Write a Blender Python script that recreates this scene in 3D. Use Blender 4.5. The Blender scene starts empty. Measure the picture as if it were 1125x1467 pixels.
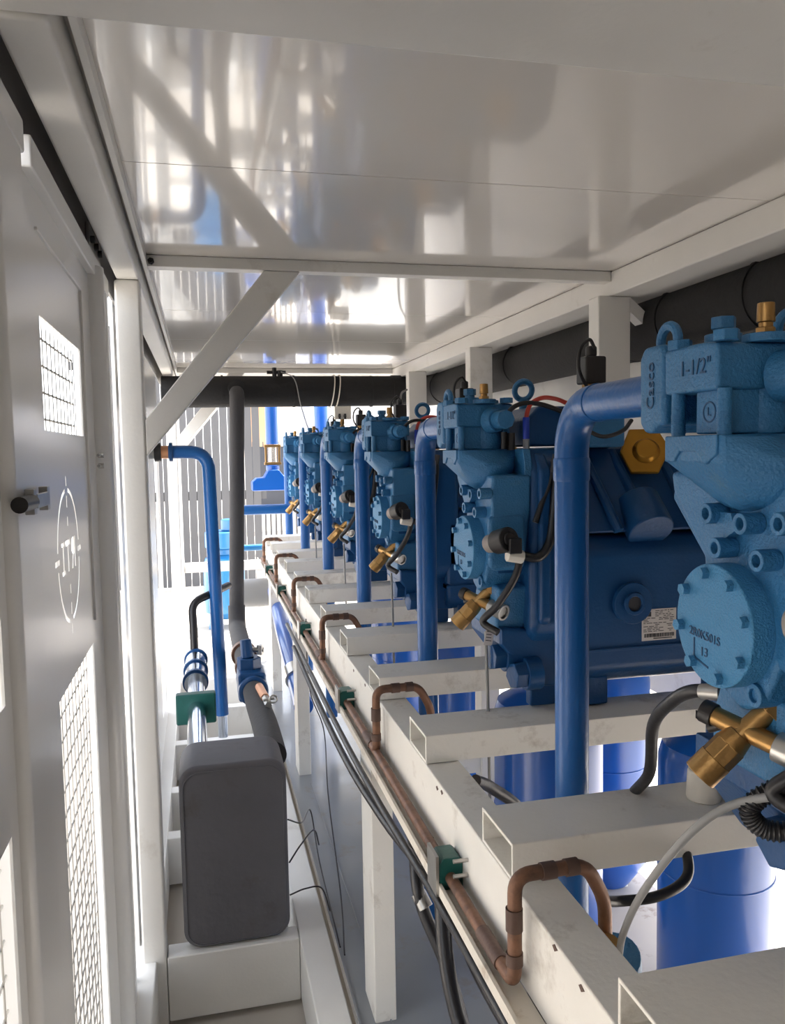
import bpy, bmesh, math, random
from mathutils import Vector, Matrix
random.seed(7)
C = bpy.context.scene.collection
PI = math.pi
GROUND = -1.45          # height of the ground below the photographer's eye
P = .785                # spacing of the compressors along the rack

# ------------------------------------------------------------------ materials
def mat(name, col, rough=.5, metal=0., coat=0., noise=.12, scale=9., bump=0., bscale=120., dirt=None, dscale=6., dlim=(.56, .72), spec=.5, croul=.05, trans=0.):
    m = bpy.data.materials.new(name); m.use_nodes = True
    nt = m.node_tree; b = nt.nodes['Principled BSDF']
    b.inputs['Roughness'].default_value = rough; b.inputs['Metallic'].default_value = metal
    b.inputs['Coat Weight'].default_value = coat; b.inputs['Coat Roughness'].default_value = croul
    b.inputs['Specular IOR Level'].default_value = spec
    b.inputs['Transmission Weight'].default_value = trans
    tc = nt.nodes.new('ShaderNodeTexCoord')
    n = nt.nodes.new('ShaderNodeTexNoise'); n.inputs['Scale'].default_value = scale; n.inputs['Detail'].default_value = 6
    nt.links.new(tc.outputs['Object'], n.inputs['Vector'])
    r = nt.nodes.new('ShaderNodeMapRange'); r.inputs[3].default_value = 1 - noise; r.inputs[4].default_value = 1 + noise
    nt.links.new(n.outputs['Fac'], r.inputs[0])
    mx = nt.nodes.new('ShaderNodeVectorMath'); mx.operation = 'SCALE'; mx.inputs[0].default_value = col
    nt.links.new(r.outputs[0], mx.inputs['Scale'])
    out = mx.outputs[0]
    if dirt:
        n2 = nt.nodes.new('ShaderNodeTexNoise'); n2.inputs['Scale'].default_value = dscale; n2.inputs['Detail'].default_value = 8; n2.inputs['Roughness'].default_value = .7
        nt.links.new(tc.outputs['Object'], n2.inputs['Vector'])
        r2 = nt.nodes.new('ShaderNodeMapRange'); r2.inputs[1].default_value = dlim[0]; r2.inputs[2].default_value = dlim[1]
        nt.links.new(n2.outputs['Fac'], r2.inputs[0])
        mix = nt.nodes.new('ShaderNodeMix'); mix.data_type = 'RGBA'
        nt.links.new(r2.outputs[0], mix.inputs['Factor']); nt.links.new(out, mix.inputs['A']); mix.inputs['B'].default_value = (*dirt, 1)
        out = mix.outputs['Result']
    nt.links.new(out, b.inputs['Base Color'])
    if bump:
        n3 = nt.nodes.new('ShaderNodeTexNoise'); n3.inputs['Scale'].default_value = bscale; n3.inputs['Detail'].default_value = 3
        nt.links.new(tc.outputs['Object'], n3.inputs['Vector'])
        bp = nt.nodes.new('ShaderNodeBump'); bp.inputs['Strength'].default_value = bump; bp.inputs['Distance'].default_value = .002
        nt.links.new(n3.outputs['Fac'], bp.inputs['Height']); nt.links.new(bp.outputs[0], b.inputs['Normal'])
    return m
M = {}
M['white'] = mat('white_paint', (.80, .78, .74), .38, noise=.05, dirt=(.52, .47, .40), dscale=5, dlim=(.60, .85), bump=.15)
M['rackwhite'] = mat('worn_white_paint', (.80, .77, .71), .45, noise=.07, dirt=(.36, .30, .23), dscale=9, dlim=(.56, .80), bump=.25)
M['traywhite'] = mat('grimy_white_paint', (.72, .66, .57), .5, noise=.08, dirt=(.36, .25, .17), dscale=16, dlim=(.54, .78), bump=.3)
M['ceil'] = mat('gloss_ceiling_paint', (.80, .76, .71), .12, noise=.015, scale=2, bump=.03, bscale=6, spec=.9, coat=.6, croul=.04)
M['door'] = mat('white_door_paint', (.76, .75, .73), .30, noise=.04, scale=3, bump=.05, bscale=12, coat=.3, croul=.15)
M['shadegrey'] = mat('shade_grey_plate', (.16, .15, .14), .35, noise=.15, dirt=(.3, .27, .24), dscale=5)
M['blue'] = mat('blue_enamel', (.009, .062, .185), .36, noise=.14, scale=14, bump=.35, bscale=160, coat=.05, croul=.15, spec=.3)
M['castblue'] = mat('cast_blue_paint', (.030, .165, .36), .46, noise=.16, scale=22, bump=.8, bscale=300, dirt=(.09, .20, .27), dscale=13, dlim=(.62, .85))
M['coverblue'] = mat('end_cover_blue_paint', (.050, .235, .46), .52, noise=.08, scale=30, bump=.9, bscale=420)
M['pipeblue'] = mat('pipe_blue_paint', (.012, .105, .34), .3, noise=.12, scale=10, bump=.4, bscale=110, coat=.08, croul=.12, spec=.35)
M['tankblue'] = mat('tank_blue_paint', (.008, .095, .42), .28, noise=.1, scale=3, coat=.3, croul=.1)
M['skyblue'] = mat('sky_blue_paint', (.018, .15, .36), .3, noise=.08, coat=.4)
M['rubber'] = mat('black_foam_insulation', (.010, .010, .011), .8, noise=.25, scale=12, bump=1., bscale=60)
M['hxfoam'] = mat('grey_foam_sheet', (.115, .113, .125), .75, noise=.12, scale=7, bump=.5, bscale=40, dirt=(.09, .08, .075), dscale=5)
M['dust'] = mat('dusty_foam_insulation', (.045, .044, .047), .8, noise=.25, scale=9, bump=.7, bscale=70)
M['hose'] = mat('black_hose', (.014, .013, .015), .38, noise=.2, scale=30, bump=.4, bscale=60)
M['plastic'] = mat('black_plastic', (.018, .016, .017), .42, noise=.1)
M['copper'] = mat('tarnished_copper', (.20, .10, .06), .5, metal=.4, noise=.3, scale=30, dirt=(.10, .055, .038), dscale=24, dlim=(.45, .65), bump=.3)
M['darkcopper'] = mat('scorched_copper', (.11, .065, .05), .55, metal=.3, noise=.3, scale=40, bump=.4)
M['newcopper'] = mat('bright_copper', (.65, .32, .17), .35, metal=.8, noise=.15)
M['brass'] = mat('brass', (.42, .245, .09), .36, metal=.85, noise=.2, scale=40, dirt=(.22, .14, .06), dscale=40, dlim=(.55, .8), bump=.3)
M['gold'] = mat('gold_gasket', (.42, .21, .03), .36, metal=.8, noise=.15, scale=30)
M['steel'] = mat('zinc_steel', (.48, .47, .45), .32, metal=.85, noise=.2, scale=30)
M['chrome'] = mat('polished_steel_tube', (.62, .68, .78), .16, metal=1., noise=.1, scale=14)
M['green'] = mat('green_plastic_clamp', (.006, .085, .072), .42, noise=.15, scale=30, bump=.3)
M['wplastic'] = mat('white_plastic', (.72, .68, .60), .4, noise=.05)
M['greyplastic'] = mat('grey_plastic', (.30, .27, .25), .5, noise=.08)
M['greycable'] = mat('grey_cable_jacket', (.26, .26, .26), .5, noise=.08)
M['paper'] = mat('label_paper', (.62, .58, .56), .6, noise=.05)
M['ink'] = mat('label_ink', (.03, .03, .035), .6, noise=.1)
M['blueink'] = mat('blue_pen_ink', (.08, .18, .55), .6, noise=.1)
M['red'] = mat('red_wire', (.50, .045, .03), .45, noise=.1)
M['bluewire'] = mat('blue_wire', (.01, .04, .38), .45, noise=.1)
M['stamp'] = mat('stamped_lettering', (.012, .07, .17), .5, noise=.1)
M['pan'] = mat('grey_steel_sheet', (.25, .26, .275), .22, noise=.12, scale=3, dirt=(.24, .20, .17), dscale=7, dlim=(.57, .75), bump=.1, bscale=10, coat=.2)
M['floor'] = mat('stained_floor_sheet', (.42, .38, .34), .6, noise=.2, scale=4, dirt=(.16, .11, .08), dscale=11, dlim=(.57, .7))
M['concrete'] = mat('concrete_ground', (.46, .42, .37), .9, noise=.2, scale=3, bump=.4, bscale=30)
M['slat'] = mat('grey_fence_slat', (.085, .083, .085), .7, noise=.15, scale=3)
M['darkwall'] = mat('charcoal_fence', (.05, .053, .065), .7, noise=.1)
M['brick'] = mat('orange_brown_render', (.55, .30, .16), .9, noise=.3, scale=2, dirt=(.4, .3, .25), dscale=3)
M['pale'] = mat('pale_render', (.78, .74, .68), .8, noise=.06)
M['greycap'] = mat('grey_tank_head', (.22, .22, .22), .45, noise=.1)
def glassmat():
    m = bpy.data.materials.new('sight_glass_glass'); m.use_nodes = True
    b = m.node_tree.nodes['Principled BSDF']
    b.inputs['Base Color'].default_value = (.8, .75, .68, 1); b.inputs['Roughness'].default_value = .08
    b.inputs['Transmission Weight'].default_value = .8
    return m
M['glass'] = glassmat()

# ------------------------------------------------------------------ mesh builder
def wloc(o):
    v = Vector((0, 0, 0))
    while o: v += o.location; o = o.parent
    return v
class MB:
    def __init__(s): s.bm = bmesh.new()
    def box(s, x0, x1, y0, y1, z0, z1):
        v = [s.bm.verts.new(p) for p in [(x0,y0,z0),(x1,y0,z0),(x1,y1,z0),(x0,y1,z0),(x0,y0,z1),(x1,y0,z1),(x1,y1,z1),(x0,y1,z1)]]
        for f in [(0,3,2,1),(4,5,6,7),(0,1,5,4),(1,2,6,5),(2,3,7,6),(3,0,4,7)]: s.bm.faces.new([v[i] for i in f])
        return s
    def tubebox(s, axis, a0, a1, b0, b1, c0, c1, t=.005):
        """hollow rectangular section running along axis ('x' or 'z'); b, c the other two axes in order"""
        def pt(a, b, c): return {'x': (a, b, c), 'y': (b, a, c), 'z': (b, c, a)}[axis]
        rings = []
        for a in (a0, a1):
            o = [s.bm.verts.new(pt(a, *q)) for q in ((b0,c0),(b1,c0),(b1,c1),(b0,c1))]
            i = [s.bm.verts.new(pt(a, *q)) for q in ((b0+t,c0+t),(b1-t,c0+t),(b1-t,c1-t),(b0+t,c1-t))]
            rings.append((o, i))
        (o0, i0), (o1, i1) = rings
        for k in range(4):
            j = (k+1) % 4
            for f in ([o0[k],o0[j],o1[j],o1[k]], [i0[j],i0[k],i1[k],i1[j]], [o0[j],o0[k],i0[k],i0[j]], [o1[k],o1[j],i1[j],i1[k]]): s.bm.faces.new(f)
        return s
    def frames(s, pts):
        T = []
        for i in range(len(pts)):
            if i == 0: t = pts[1]-pts[0]
            elif i == len(pts)-1: t = pts[-1]-pts[-2]
            else: t = (pts[i+1]-pts[i]).normalized() + (pts[i]-pts[i-1]).normalized()
            T.append(t.normalized())
        u = T[0].orthogonal().normalized(); out = []
        for i, t in enumerate(T):
            if i: 
                q = T[i-1].rotation_difference(t); u = q @ u
            u = (u - t*u.dot(t)).normalized()
            out.append((u, t.cross(u)))
        return out
    def sweep(s, pts, radii, n=16, cap=True, rot=0.):
        pts = [Vector(p) for p in pts]; fr = s.frames(pts); rings = []
        if not hasattr(radii, '__len__'): radii = [radii]*len(pts)
        for p, (u, v), r in zip(pts, fr, radii):
            rings.append([s.bm.verts.new(p + (u*math.cos(rot+2*PI*k/n) + v*math.sin(rot+2*PI*k/n))*r) for k in range(n)])
        for a, b in zip(rings, rings[1:]):
            for k in range(n): s.bm.faces.new([a[k], a[(k+1)%n], b[(k+1)%n], b[k]])
        if cap:
            s.bm.faces.new(rings[0][::-1]); s.bm.faces.new(rings[-1])
        return s
    def cyl(s, p0, p1, r, r2=None, n=24, rot=0.): return s.sweep([p0, p1], [r, r if r2 is None else r2], n, True, rot)
    def tube(s, pts, r, n=12, bend=.03, seg=6):
        return s.sweep(fillet(pts, bend, seg), r, n)
    def ring(s, p0, p1, ro, ri, n=24):
        p0, p1 = Vector(p0), Vector(p1); (u, v), _ = s.frames([p0, p1])
        R = []
        for p in (p0, p1):
            for r in (ro, ri): R.append([s.bm.verts.new(p + (u*math.cos(2*PI*k/n)+v*math.sin(2*PI*k/n))*r) for k in range(n)])
        a, b, c, d = R
        for k in range(n):
            j = (k+1) % n
            for f in ([a[k],a[j],c[j],c[k]], [b[j],b[k],d[k],d[j]], [a[j],a[k],b[k],b[j]], [c[k],c[j],d[j],d[k]]): s.bm.faces.new(f)
        return s
    def prism(s, poly, axis, a, b):
        """poly in the two other axes (in x,y,z order), extruded along axis from a to b"""
        def pt(q, w): return {'x': (w, q[0], q[1]), 'y': (q[0], w, q[1]), 'z': (q[0], q[1], w)}[axis]
        A = [s.bm.verts.new(pt(q, a)) for q in poly]; B = [s.bm.verts.new(pt(q, b)) for q in poly]; n = len(poly)
        s.bm.faces.new(A); s.bm.faces.new(B[::-1])
        for k in range(n): s.bm.faces.new([A[k], B[k], B[(k+1)%n], A[(k+1)%n]])
        return s
    def ball(s, c, r, n=20, sc=(1,1,1)):
        m = Matrix.Translation(c) @ Matrix.Diagonal((sc[0]*r, sc[1]*r, sc[2]*r, 1))
        bmesh.ops.create_uvsphere(s.bm, u_segments=n, v_segments=n//2+2, radius=1, matrix=m); return s
    def torus(s, c, R, r, axis=(0,1,0), n=24, m=10):
        ax = Vector(axis).normalized(); u = ax.orthogonal().normalized(); v = ax.cross(u); c = Vector(c); g = []
        for i in range(n):
            a = 2*PI*i/n; d = u*math.cos(a)+v*math.sin(a)
            g.append([s.bm.verts.new(c + d*(R+r*math.cos(2*PI*j/m)) + ax*r*math.sin(2*PI*j/m)) for j in range(m)])
        for i in range(n):
            for j in range(m): s.bm.faces.new([g[i][j], g[(i+1)%n][j], g[(i+1)%n][(j+1)%m], g[i][(j+1)%m]])
        return s
    def hull(s, pts):
        vs = [s.bm.verts.new(p) for p in pts]
        r = bmesh.ops.convex_hull(s.bm, input=vs)
        junk = {g for g in r['geom_interior'] + r['geom_unused'] if isinstance(g, bmesh.types.BMVert)}
        bmesh.ops.delete(s.bm, geom=list(junk), context='VERTS'); return s
    def build(s, name, m, parent=None, bevel=0., seg=2, angle=35, origin=None):
        bm = s.bm
        bmesh.ops.remove_doubles(bm, verts=bm.verts, dist=1e-6)
        bmesh.ops.recalc_face_normals(bm, faces=bm.faces)
        if parent: off = wloc(parent)
        elif origin: off = Vector(origin)
        else:
            xs = [v.co for v in bm.verts]
            off = Vector(((min(v.x for v in xs)+max(v.x for v in xs))/2, (min(v.y for v in xs)+max(v.y for v in xs))/2, min(v.z for v in xs)))
        for v in bm.verts: v.co -= off
        me = bpy.data.meshes.new(name); bm.to_mesh(me); bm.free()
        o = bpy.data.objects.new(name, me); C.objects.link(o)
        if parent: o.parent = parent
        else: o.location = off
        me.materials.append(m if not isinstance(m, str) else M[m])
        for p in me.polygons: p.use_smooth = True
        me.set_sharp_from_angle(angle=math.radians(angle))
        if bevel:
            b = o.modifiers.new('bevel', 'BEVEL'); b.width = bevel; b.segments = seg; b.limit_method = 'ANGLE'; b.angle_limit = math.radians(35); b.harden_normals = True
        return o
def fillet(pts, bend, seg=6):
    pts = [Vector(p) for p in pts]; out = [pts[0]]
    for i in range(1, len(pts)-1):
        a, b, c = pts[i-1], pts[i], pts[i+1]
        d = min(bend, (a-b).length*.49, (c-b).length*.49)
        p0 = b + (a-b).normalized()*d; p1 = b + (c-b).normalized()*d
        for k in range(seg+1):
            t = k/seg; out.append(p0*(1-t)**2 + b*2*t*(1-t) + p1*t*t)
    out.append(pts[-1]); return out
def smooth(pts, k=6):
    """Catmull-Rom through the points: hoses and wires"""
    P_ = [Vector(p) for p in pts]; P_ = [P_[0]*2-P_[1]] + P_ + [P_[-1]*2-P_[-2]]; out = []
    for i in range(1, len(P_)-2):
        a, b, c, d = P_[i-1:i+3]
        for j in range(k):
            t = j/k; out.append(.5*((2*b)+(c-a)*t+(2*a-5*b+4*c-d)*t*t+(3*b-a-3*c+d)*t**3))
    out.append(P_[-2]); return out
def plate2d(outer, holes, t):
    """flat plate in the local XY plane with true holes"""
    cu = bpy.data.curves.new('plate', 'CURVE'); cu.dimensions = '2D'; cu.fill_mode = 'BOTH'; cu.extrude = t/2
    for poly in [outer] + holes:
        sp = cu.splines.new('POLY'); sp.points.add(len(poly)-1); sp.use_cyclic_u = True
        for q, p in zip(sp.points, poly): q.co = (p[0], p[1], 0, 1)
    return curve_verts(cu)
def curve_verts(cu):
    o = bpy.data.objects.new('tmp', cu); C.objects.link(o); bpy.context.view_layer.update()
    ev = o.evaluated_get(bpy.context.evaluated_depsgraph_get()); me = ev.to_mesh()
    V = [v.co.copy() for v in me.vertices]; F = [tuple(p.vertices) for p in me.polygons]
    ev.to_mesh_clear(); bpy.data.objects.remove(o); bpy.data.curves.remove(cu)
    return V, F
def add_vf(mb, V, F, fn):
    vs = [mb.bm.verts.new(fn(v)) for v in V]
    for f in F:
        try: mb.bm.faces.new([vs[i] for i in f])
        except ValueError: pass
    return mb
def lettering(name, txt, size, origin, right, up, m, parent, depth=.0006, center=True):
    cu = bpy.data.curves.new('txt', 'FONT'); cu.body = txt; cu.size = size; cu.extrude = depth
    if center: cu.align_x = 'CENTER'; cu.align_y = 'CENTER'
    V, F = curve_verts(cu); r, u = Vector(right), Vector(up); n = r.cross(u); o = Vector(origin); mb = MB()
    add_vf(mb, V, F, lambda v: o + r*v.x + u*v.y + n*v.z)
    return mb.build(name, m, parent)
def thing(name, loc, label, cat, group=None):
    o = bpy.data.objects.new(name, None); o.empty_display_size = .05; C.objects.link(o); o.location = loc
    return tag(o, label, cat, group)
def tag(o, label, cat, group=None, kind=None):
    o['label'] = label; o['category'] = cat
    if group: o['group'] = group
    if kind: o['kind'] = kind
    return o
def struct(o, label, cat='wall'):
    o['kind'] = 'structure'; return tag(o, label, cat, kind='structure')
def copy_tree(o, parent=None):
    c = o.copy(); C.objects.link(c)
    if parent: c.parent = parent
    for ch in KIDS(o): copy_tree(ch, c)
    return c
def KIDS(o): return [x for x in list(C.objects) if x.parent == o]
def sub(o, label): o['label'] = label; return o

# ================================================================== camera
yaw, pitch, roll, F_ = .23078357, .07488858, -.01786217, 1162.731
f = Vector((math.sin(yaw)*math.cos(pitch), math.cos(yaw)*math.cos(pitch), -math.sin(pitch)))
r = Vector((math.cos(yaw), -math.sin(yaw), 0)); u = r.cross(f)
r, u = math.cos(roll)*r + math.sin(roll)*u, -math.sin(roll)*r + math.cos(roll)*u
cam = bpy.data.objects.new('camera', bpy.data.cameras.new('camera')); C.objects.link(cam)
cam.matrix_world = Matrix(((r.x, u.x, -f.x, 0), (r.y, u.y, -f.y, 0), (r.z, u.z, -f.z, 0), (0, 0, 0, 1)))
cam.data.sensor_fit = 'HORIZONTAL'; cam.data.sensor_width = 36; cam.data.lens = 36*F_/1125; cam.data.clip_start = .02
bpy.context.scene.camera = cam

# ================================================================== setting
struct(MB().box(-14, 16, -6, 30, GROUND-.1, GROUND).build('floor', 'concrete'), 'sunlit concrete ground under and around the white enclosure', 'ground')
# ceiling: gloss white sheets with fine seams between them
cb = MB(); ys = [.86, 1.413, 2.105, 2.80, 3.50, 4.20, 4.85, 5.30]
for a, b in zip(ys, ys[1:]): cb.box(-.20, 1.12, a+.0012, b-.0012, .475, .483)
cb.box(-.20, 1.45, .60, 5.36, .4835, .50)
struct(cb.build('ceiling', 'ceil'), 'glossy white sheet-metal ceiling over the compressors', 'ceiling')
struct(MB().box(1.42, 1.45, .4, 5.36, -.80, .475).build('wall_right', 'white'), 'white sheet wall behind the black suction pipe')
struct(MB().box(-1.6, 1.45, -.95, -.90, GROUND, .48).build('wall_blocker_end', 'shadegrey'), 'unseen grey wall added behind the photographer to block light')  # unseen, added to dim the light coming from behind the camera
struct(MB().box(1.42, 1.45, -.90, .4, GROUND, .475).build('wall_blocker_side', 'greyplastic'), 'unseen side wall added behind the photographer to block light')  # unseen, added to close the right side against light from behind
struct(MB().box(-1.6, 1.45, -.95, .5, .476, .50).build('ceiling_blocker', 'white'), 'unseen roof added over the photographer to block skylight', 'ceiling')  # unseen, added to keep skylight off the front faces
struct(MB().box(-.24, -.20, -.90, -.40, GROUND, .475).build('wall_blocker_corner', 'door'), 'unseen white panel added behind the photographer to narrow the light opening')  # unseen, added to narrow the daylight opening at the left rear
# left wall band above the doors
struct(MB().box(-.206, -.200, .861, 5.3, .3925, .475).build('wall_left', 'shadegrey'), 'shade-coloured plate strip between the door tops and the roof beam')  # dark grey puts the shade of the unlit header plate into its colour
lp = MB()
for a, b in ((2.12, 2.30), (2.60, 3.00), (3.28, 3.62), (3.90, 4.09)): lp.box(-.205, -.197, a, b, GROUND+.16, .38)
lp.box(-.2049, -.1971, 2.30, 3.90, .05, .38); lp.box(-.2049, -.1971, 2.30, 3.90, GROUND+.16, GROUND+.3)
struct(lp.build('wall_rear', 'door'), 'white side panels with openings beyond the near left post', 'wall')

# enclosure frame: one welded thing with its members as parts
fr = thing('enclosure_frame', (.5, 3.0, GROUND), 'white welded box-section frame of the enclosure with posts, diagonal braces and roof rails', 'frame')
def member(name, *b, **k): return MB().box(*b).build(name, 'white', fr, bevel=k.get('bevel', .004))
member('roof_beam', -.180, -.126, .861, 5.3, .416, .4745, bevel=.006)      # left top
member('roof_beam', -.118, -.108, .87, 5.28, .452, .4745, bevel=.001)
member('roof_beam', 1.10, 1.415, .861, 5.3, .41, .4745, bevel=.004)        # right top
member('roof_beam', -1.6, 1.45, .50, .86, .416, .4745, bevel=.012)        # end header near the camera
member('roof_beam', -.126, 1.10, 5.24, 5.30, .43, .4745)
FR = [2.04, 4.62, 5.235]
for i, y in enumerate(FR):
    member('post', -.184 if i < 1 else -.178, -.126 if i < 1 else -.122, y, y+.058, GROUND, .4155, bevel=.006)
    if i < 2: member('roof_rail', -.1075, 1.0995, y, y+.04, .447, .4745, bevel=.002)
    # diagonal brace from the post up to the rail
    mb = MB(); mb.prism([(-.126, .085), (-.126, -.002), (.256, .4465), (.167, .4465)][::-1], 'y', y+.002, y+.045)
    mb.build('diagonal_brace', 'white', fr, bevel=.003)
    member('sill_beam', -.125, .2095, y, y+.06, -1.435, -1.265)
for y in (2.72, 3.10, 3.62, 4.10): member('sill_beam', -.19, .2095, y, y+.06, -1.435, -1.275)
member('sill_beam', .21, .285, .55, 5.3, -1.435, -1.262)                  # long sill beside the drip pan
member('sill_beam', -.21, -.15, .55, 5.3, -1.445, -1.27)
member('sill_beam', -.121, 1.2, 5.25, 5.29, -.745, -.685)
member('post', .33, .375, 5.245, 5.30, GROUND, -.75)
for y in (2.04, 3.12, 4.10):
    member('post', 1.062, 1.158, y, y+.06, GROUND+.17, .4095)
mb = MB(); mb.prism([(1.158, .4095), (1.30, .29), (1.30, .25), (1.158, .37)], 'y', 2.045, 2.085); mb.build('diagonal_brace', 'white', fr)
member('post', .70, .79, 5.9, 5.97, GROUND, .7); member('post', 1.36, 1.415, .75, .83, GROUND+.17, .4095)
cs = MB().cyl((-.098, 2.039, .458), (-.098, 2.030, .458), .008, n=6); cs.cyl((-.098, 2.030, .458), (-.098, 2.024, .458), .005)
sub(cs.build('screw', 'plastic', fr), 'black screw head at the left end of the roof rail')

# drip pan and floor sheet under the rack
struct(MB().box(.372, 1.41, .55, 5.2, -1.268, -1.2625).build('floor_pan', 'floor'), 'stained sheet floor under the compressor rack', 'floor')
ds = thing('drip_pan', (.34, 3.0, -1.262), 'glossy grey sheet-steel tray lying beside the long white sill', 'tray')
MB().box(.300, .62, 1.30, 4.9, -1.2615, -1.257).build('tray_sheet', 'pan', ds)
MB().box(.296, .300, 1.30, 4.9, -1.28, -1.250).build('edge_strip', 'pan', ds)
MB().box(.366, .369, .9, 3.0, -1.262, -1.2615+.008).build('edge_strip', 'pan', ds)

# ------------------------------------------------------------------ doors on the left
def rectp(u0, u1, v0, v1): return [(u0, v0), (u1, v0), (u1, v1), (u0, v1)]
def arc_hole(cu_, cv, R, w, a0, a1, n=26):
    A = [math.radians(a0+(a1-a0)*k/n) for k in range(n+1)]
    return [(cu_+(R+w/2)*math.cos(a), cv+(R+w/2)*math.sin(a)) for a in A] + [(cu_+(R-w/2)*math.cos(a), cv+(R-w/2)*math.sin(a)) for a in A[::-1]]
def door(name, y0, y1, holes, meshes, label, x=-.20, tb=.05, ta=None):
    ta = ta or tb; xa = x+.012 if ta == tb else x-.004
    d = thing(name, (x, (y0+y1)/2, GROUND+.12), label, 'door'); d['kind'] = 'structure'
    V, F = plate2d(rectp(y0, y1, GROUND+.14, .352), holes, .003); mb = MB()
    add_vf(mb, V, F, lambda v: Vector((x-.002+v.z, v.x, v.y))); mb.build('door_panel', 'door', d)
    st = MB().box(x-.04, xa, y0, y0+ta, GROUND+.13, .392); st.build('door_stile', 'door', d, bevel=.008, seg=3)
    st = MB().box(x-.04, x+.012, y1-tb, y1, GROUND+.13, .392); st.build('door_stile', 'door', d, bevel=.018, seg=5)
    MB().box(x-.039, x+.0135, y0+.002, y1-.002, .352, .3915).build('door_rail', 'door', d, bevel=.003)
    MB().box(x-.04, x+.011, y0+tb, y1-tb, GROUND+.13, GROUND+.18).build('door_rail', 'door', d, bevel=.003)
    for (a, b, c, e) in meshes:
        w = MB(); k = a+.02
        while k < b: w.cyl((x-.014, k, c-.01), (x-.014, k, e+.01), .0013, n=6); k += .034
        k = c+.018
        while k < e: w.cyl((x-.016, a-.01, k), (x-.016, b+.01, k), .0019, n=6); k += .038
        w.build('wire_mesh', 'steel', d)
    return d
cy, cz, w = 1.315, -.150, .0062
holes = [rectp(1.163, 1.535, .036, .187), rectp(1.175, 1.54, -1.24, -.337),
         arc_hole(cy, cz, .100, w, 98, 172), arc_hole(cy, cz, .100, w, 188, 262), arc_hole(cy, cz, .100, w, 8, 82), arc_hole(cy, cz, .100, w, -82, -8)]
for a, b in ((.073, .091), (.045, .059), (.106, .121)):
    holes += [rectp(cy-.003, cy+.003, cz+a, cz+b), rectp(cy-.003, cy+.003, cz-b, cz-a)]
for a, b in ((.088, .100), (.104, .122)): holes += [rectp(cy-b, cy-a, cz-.004, cz+.004), rectp(cy+a, cy+b, cz-.004, cz+.004)]
def L(pts, ox): return [(cy+ox+p[0], cz+p[1]) for p in pts]
hh = .024; q = .0045
holes.append(L([(-.013,-hh),(.013,-hh),(.013,-hh+.006),(q,-hh+.006),(q,hh-.006),(.013,hh-.006),(.013,hh),(-.013,hh),(-.013,hh-.006),(-q,hh-.006),(-q,-hh+.006),(-.013,-hh+.006)], -.052))
holes.append(L([(-q,-hh),(q,-hh),(q,hh-.008),(.021,hh-.008),(.021,hh),(-.021,hh),(-.021,hh-.008),(-q,hh-.008)], -.008))
holes.append(L([(.018,-hh),(.018,hh),(-.008,hh),(-.018,hh-.008),(-.018,.004),(-.009,-.002),(-.020,-hh),(-.011,-hh),(-.001,-.003),(.009,-.003),(.009,-hh)], .044))
d1 = door('door_1', 1.085, 1.94, holes, [(1.163, 1.535, .036, .187), (1.175, 1.54, -1.24, -.337)],
     'white sheet-metal door with barred window, cut-out round emblem and lower mesh opening', tb=.06, ta=.035)
# raised bead around the window field, then the broad rounded edge bar of the door
mb = MB(); mb.box(-.205, -.196, 1.56, 1.566, -.30, .30); mb.box(-.205, -.196, 1.157, 1.56, .295, .30); mb.build('panel_bead', 'door', d1, bevel=.0015)
mb = MB(); mb.sweep([(-.205, 1.72, GROUND+.16), (-.205, 1.72, .37)], .032, 24); mb.build('round_stiffener', 'door', d1)
for z in (-.018, .002):
    mb = MB(); mb.cyl((-.185, 1.60, z), (-.185, 1.66, z), .003, n=8); mb.cyl((-.188, 1.625, z), (-.178, 1.625, z), .005, n=8); mb.build('door_catch', 'steel', d1)
d2 = door('door_2', .30, 1.045, [rectp(.40, .87, -1.24, -.385), rectp(.84, .873, -.25, -.16)], [(.40, .87, -1.24, -.385)],
     'nearest white sheet-metal door at the left edge with a square-wire opening low down', tb=.145)
mb = MB(); mb.box(-.186, -.176, .94, .955, -.062, -.034); mb.box(-.186, -.176, 1.02, 1.035, -.062, -.034); mb.box(-.178, -.175, .955, 1.02, -.056, -.040)
la = mb.build('latch_plate', 'steel', d2, bevel=.001)
MB().cyl((-.18, .885, -.048), (-.18, .945, -.048), .0085, n=20).build('latch_knob', 'plastic', la)
# jamb bar with the gap of daylight beside it
struct(MB().box(-.22, -.195, 1.962, 1.985, GROUND+.14, .33).build('trim_1', 'greycap', bevel=.002), 'thin dark grey bar standing between door edge and left post', 'trim')
hg = thing('door_closer', (-.19, 1.75, .40), 'small bolted steel hinge bracket on dark strip above the left door', 'hinge')
MB().box(-.1995, -.193, 1.68, 1.86, .400, .45).build('hinge_plate', 'steel', hg, bevel=.002)
for y in (1.70, 1.76, 1.82): MB().cyl((-.193, y, .42), (-.185, y, .42), .007, n=6).build('bolt', 'plastic', hg)

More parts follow.
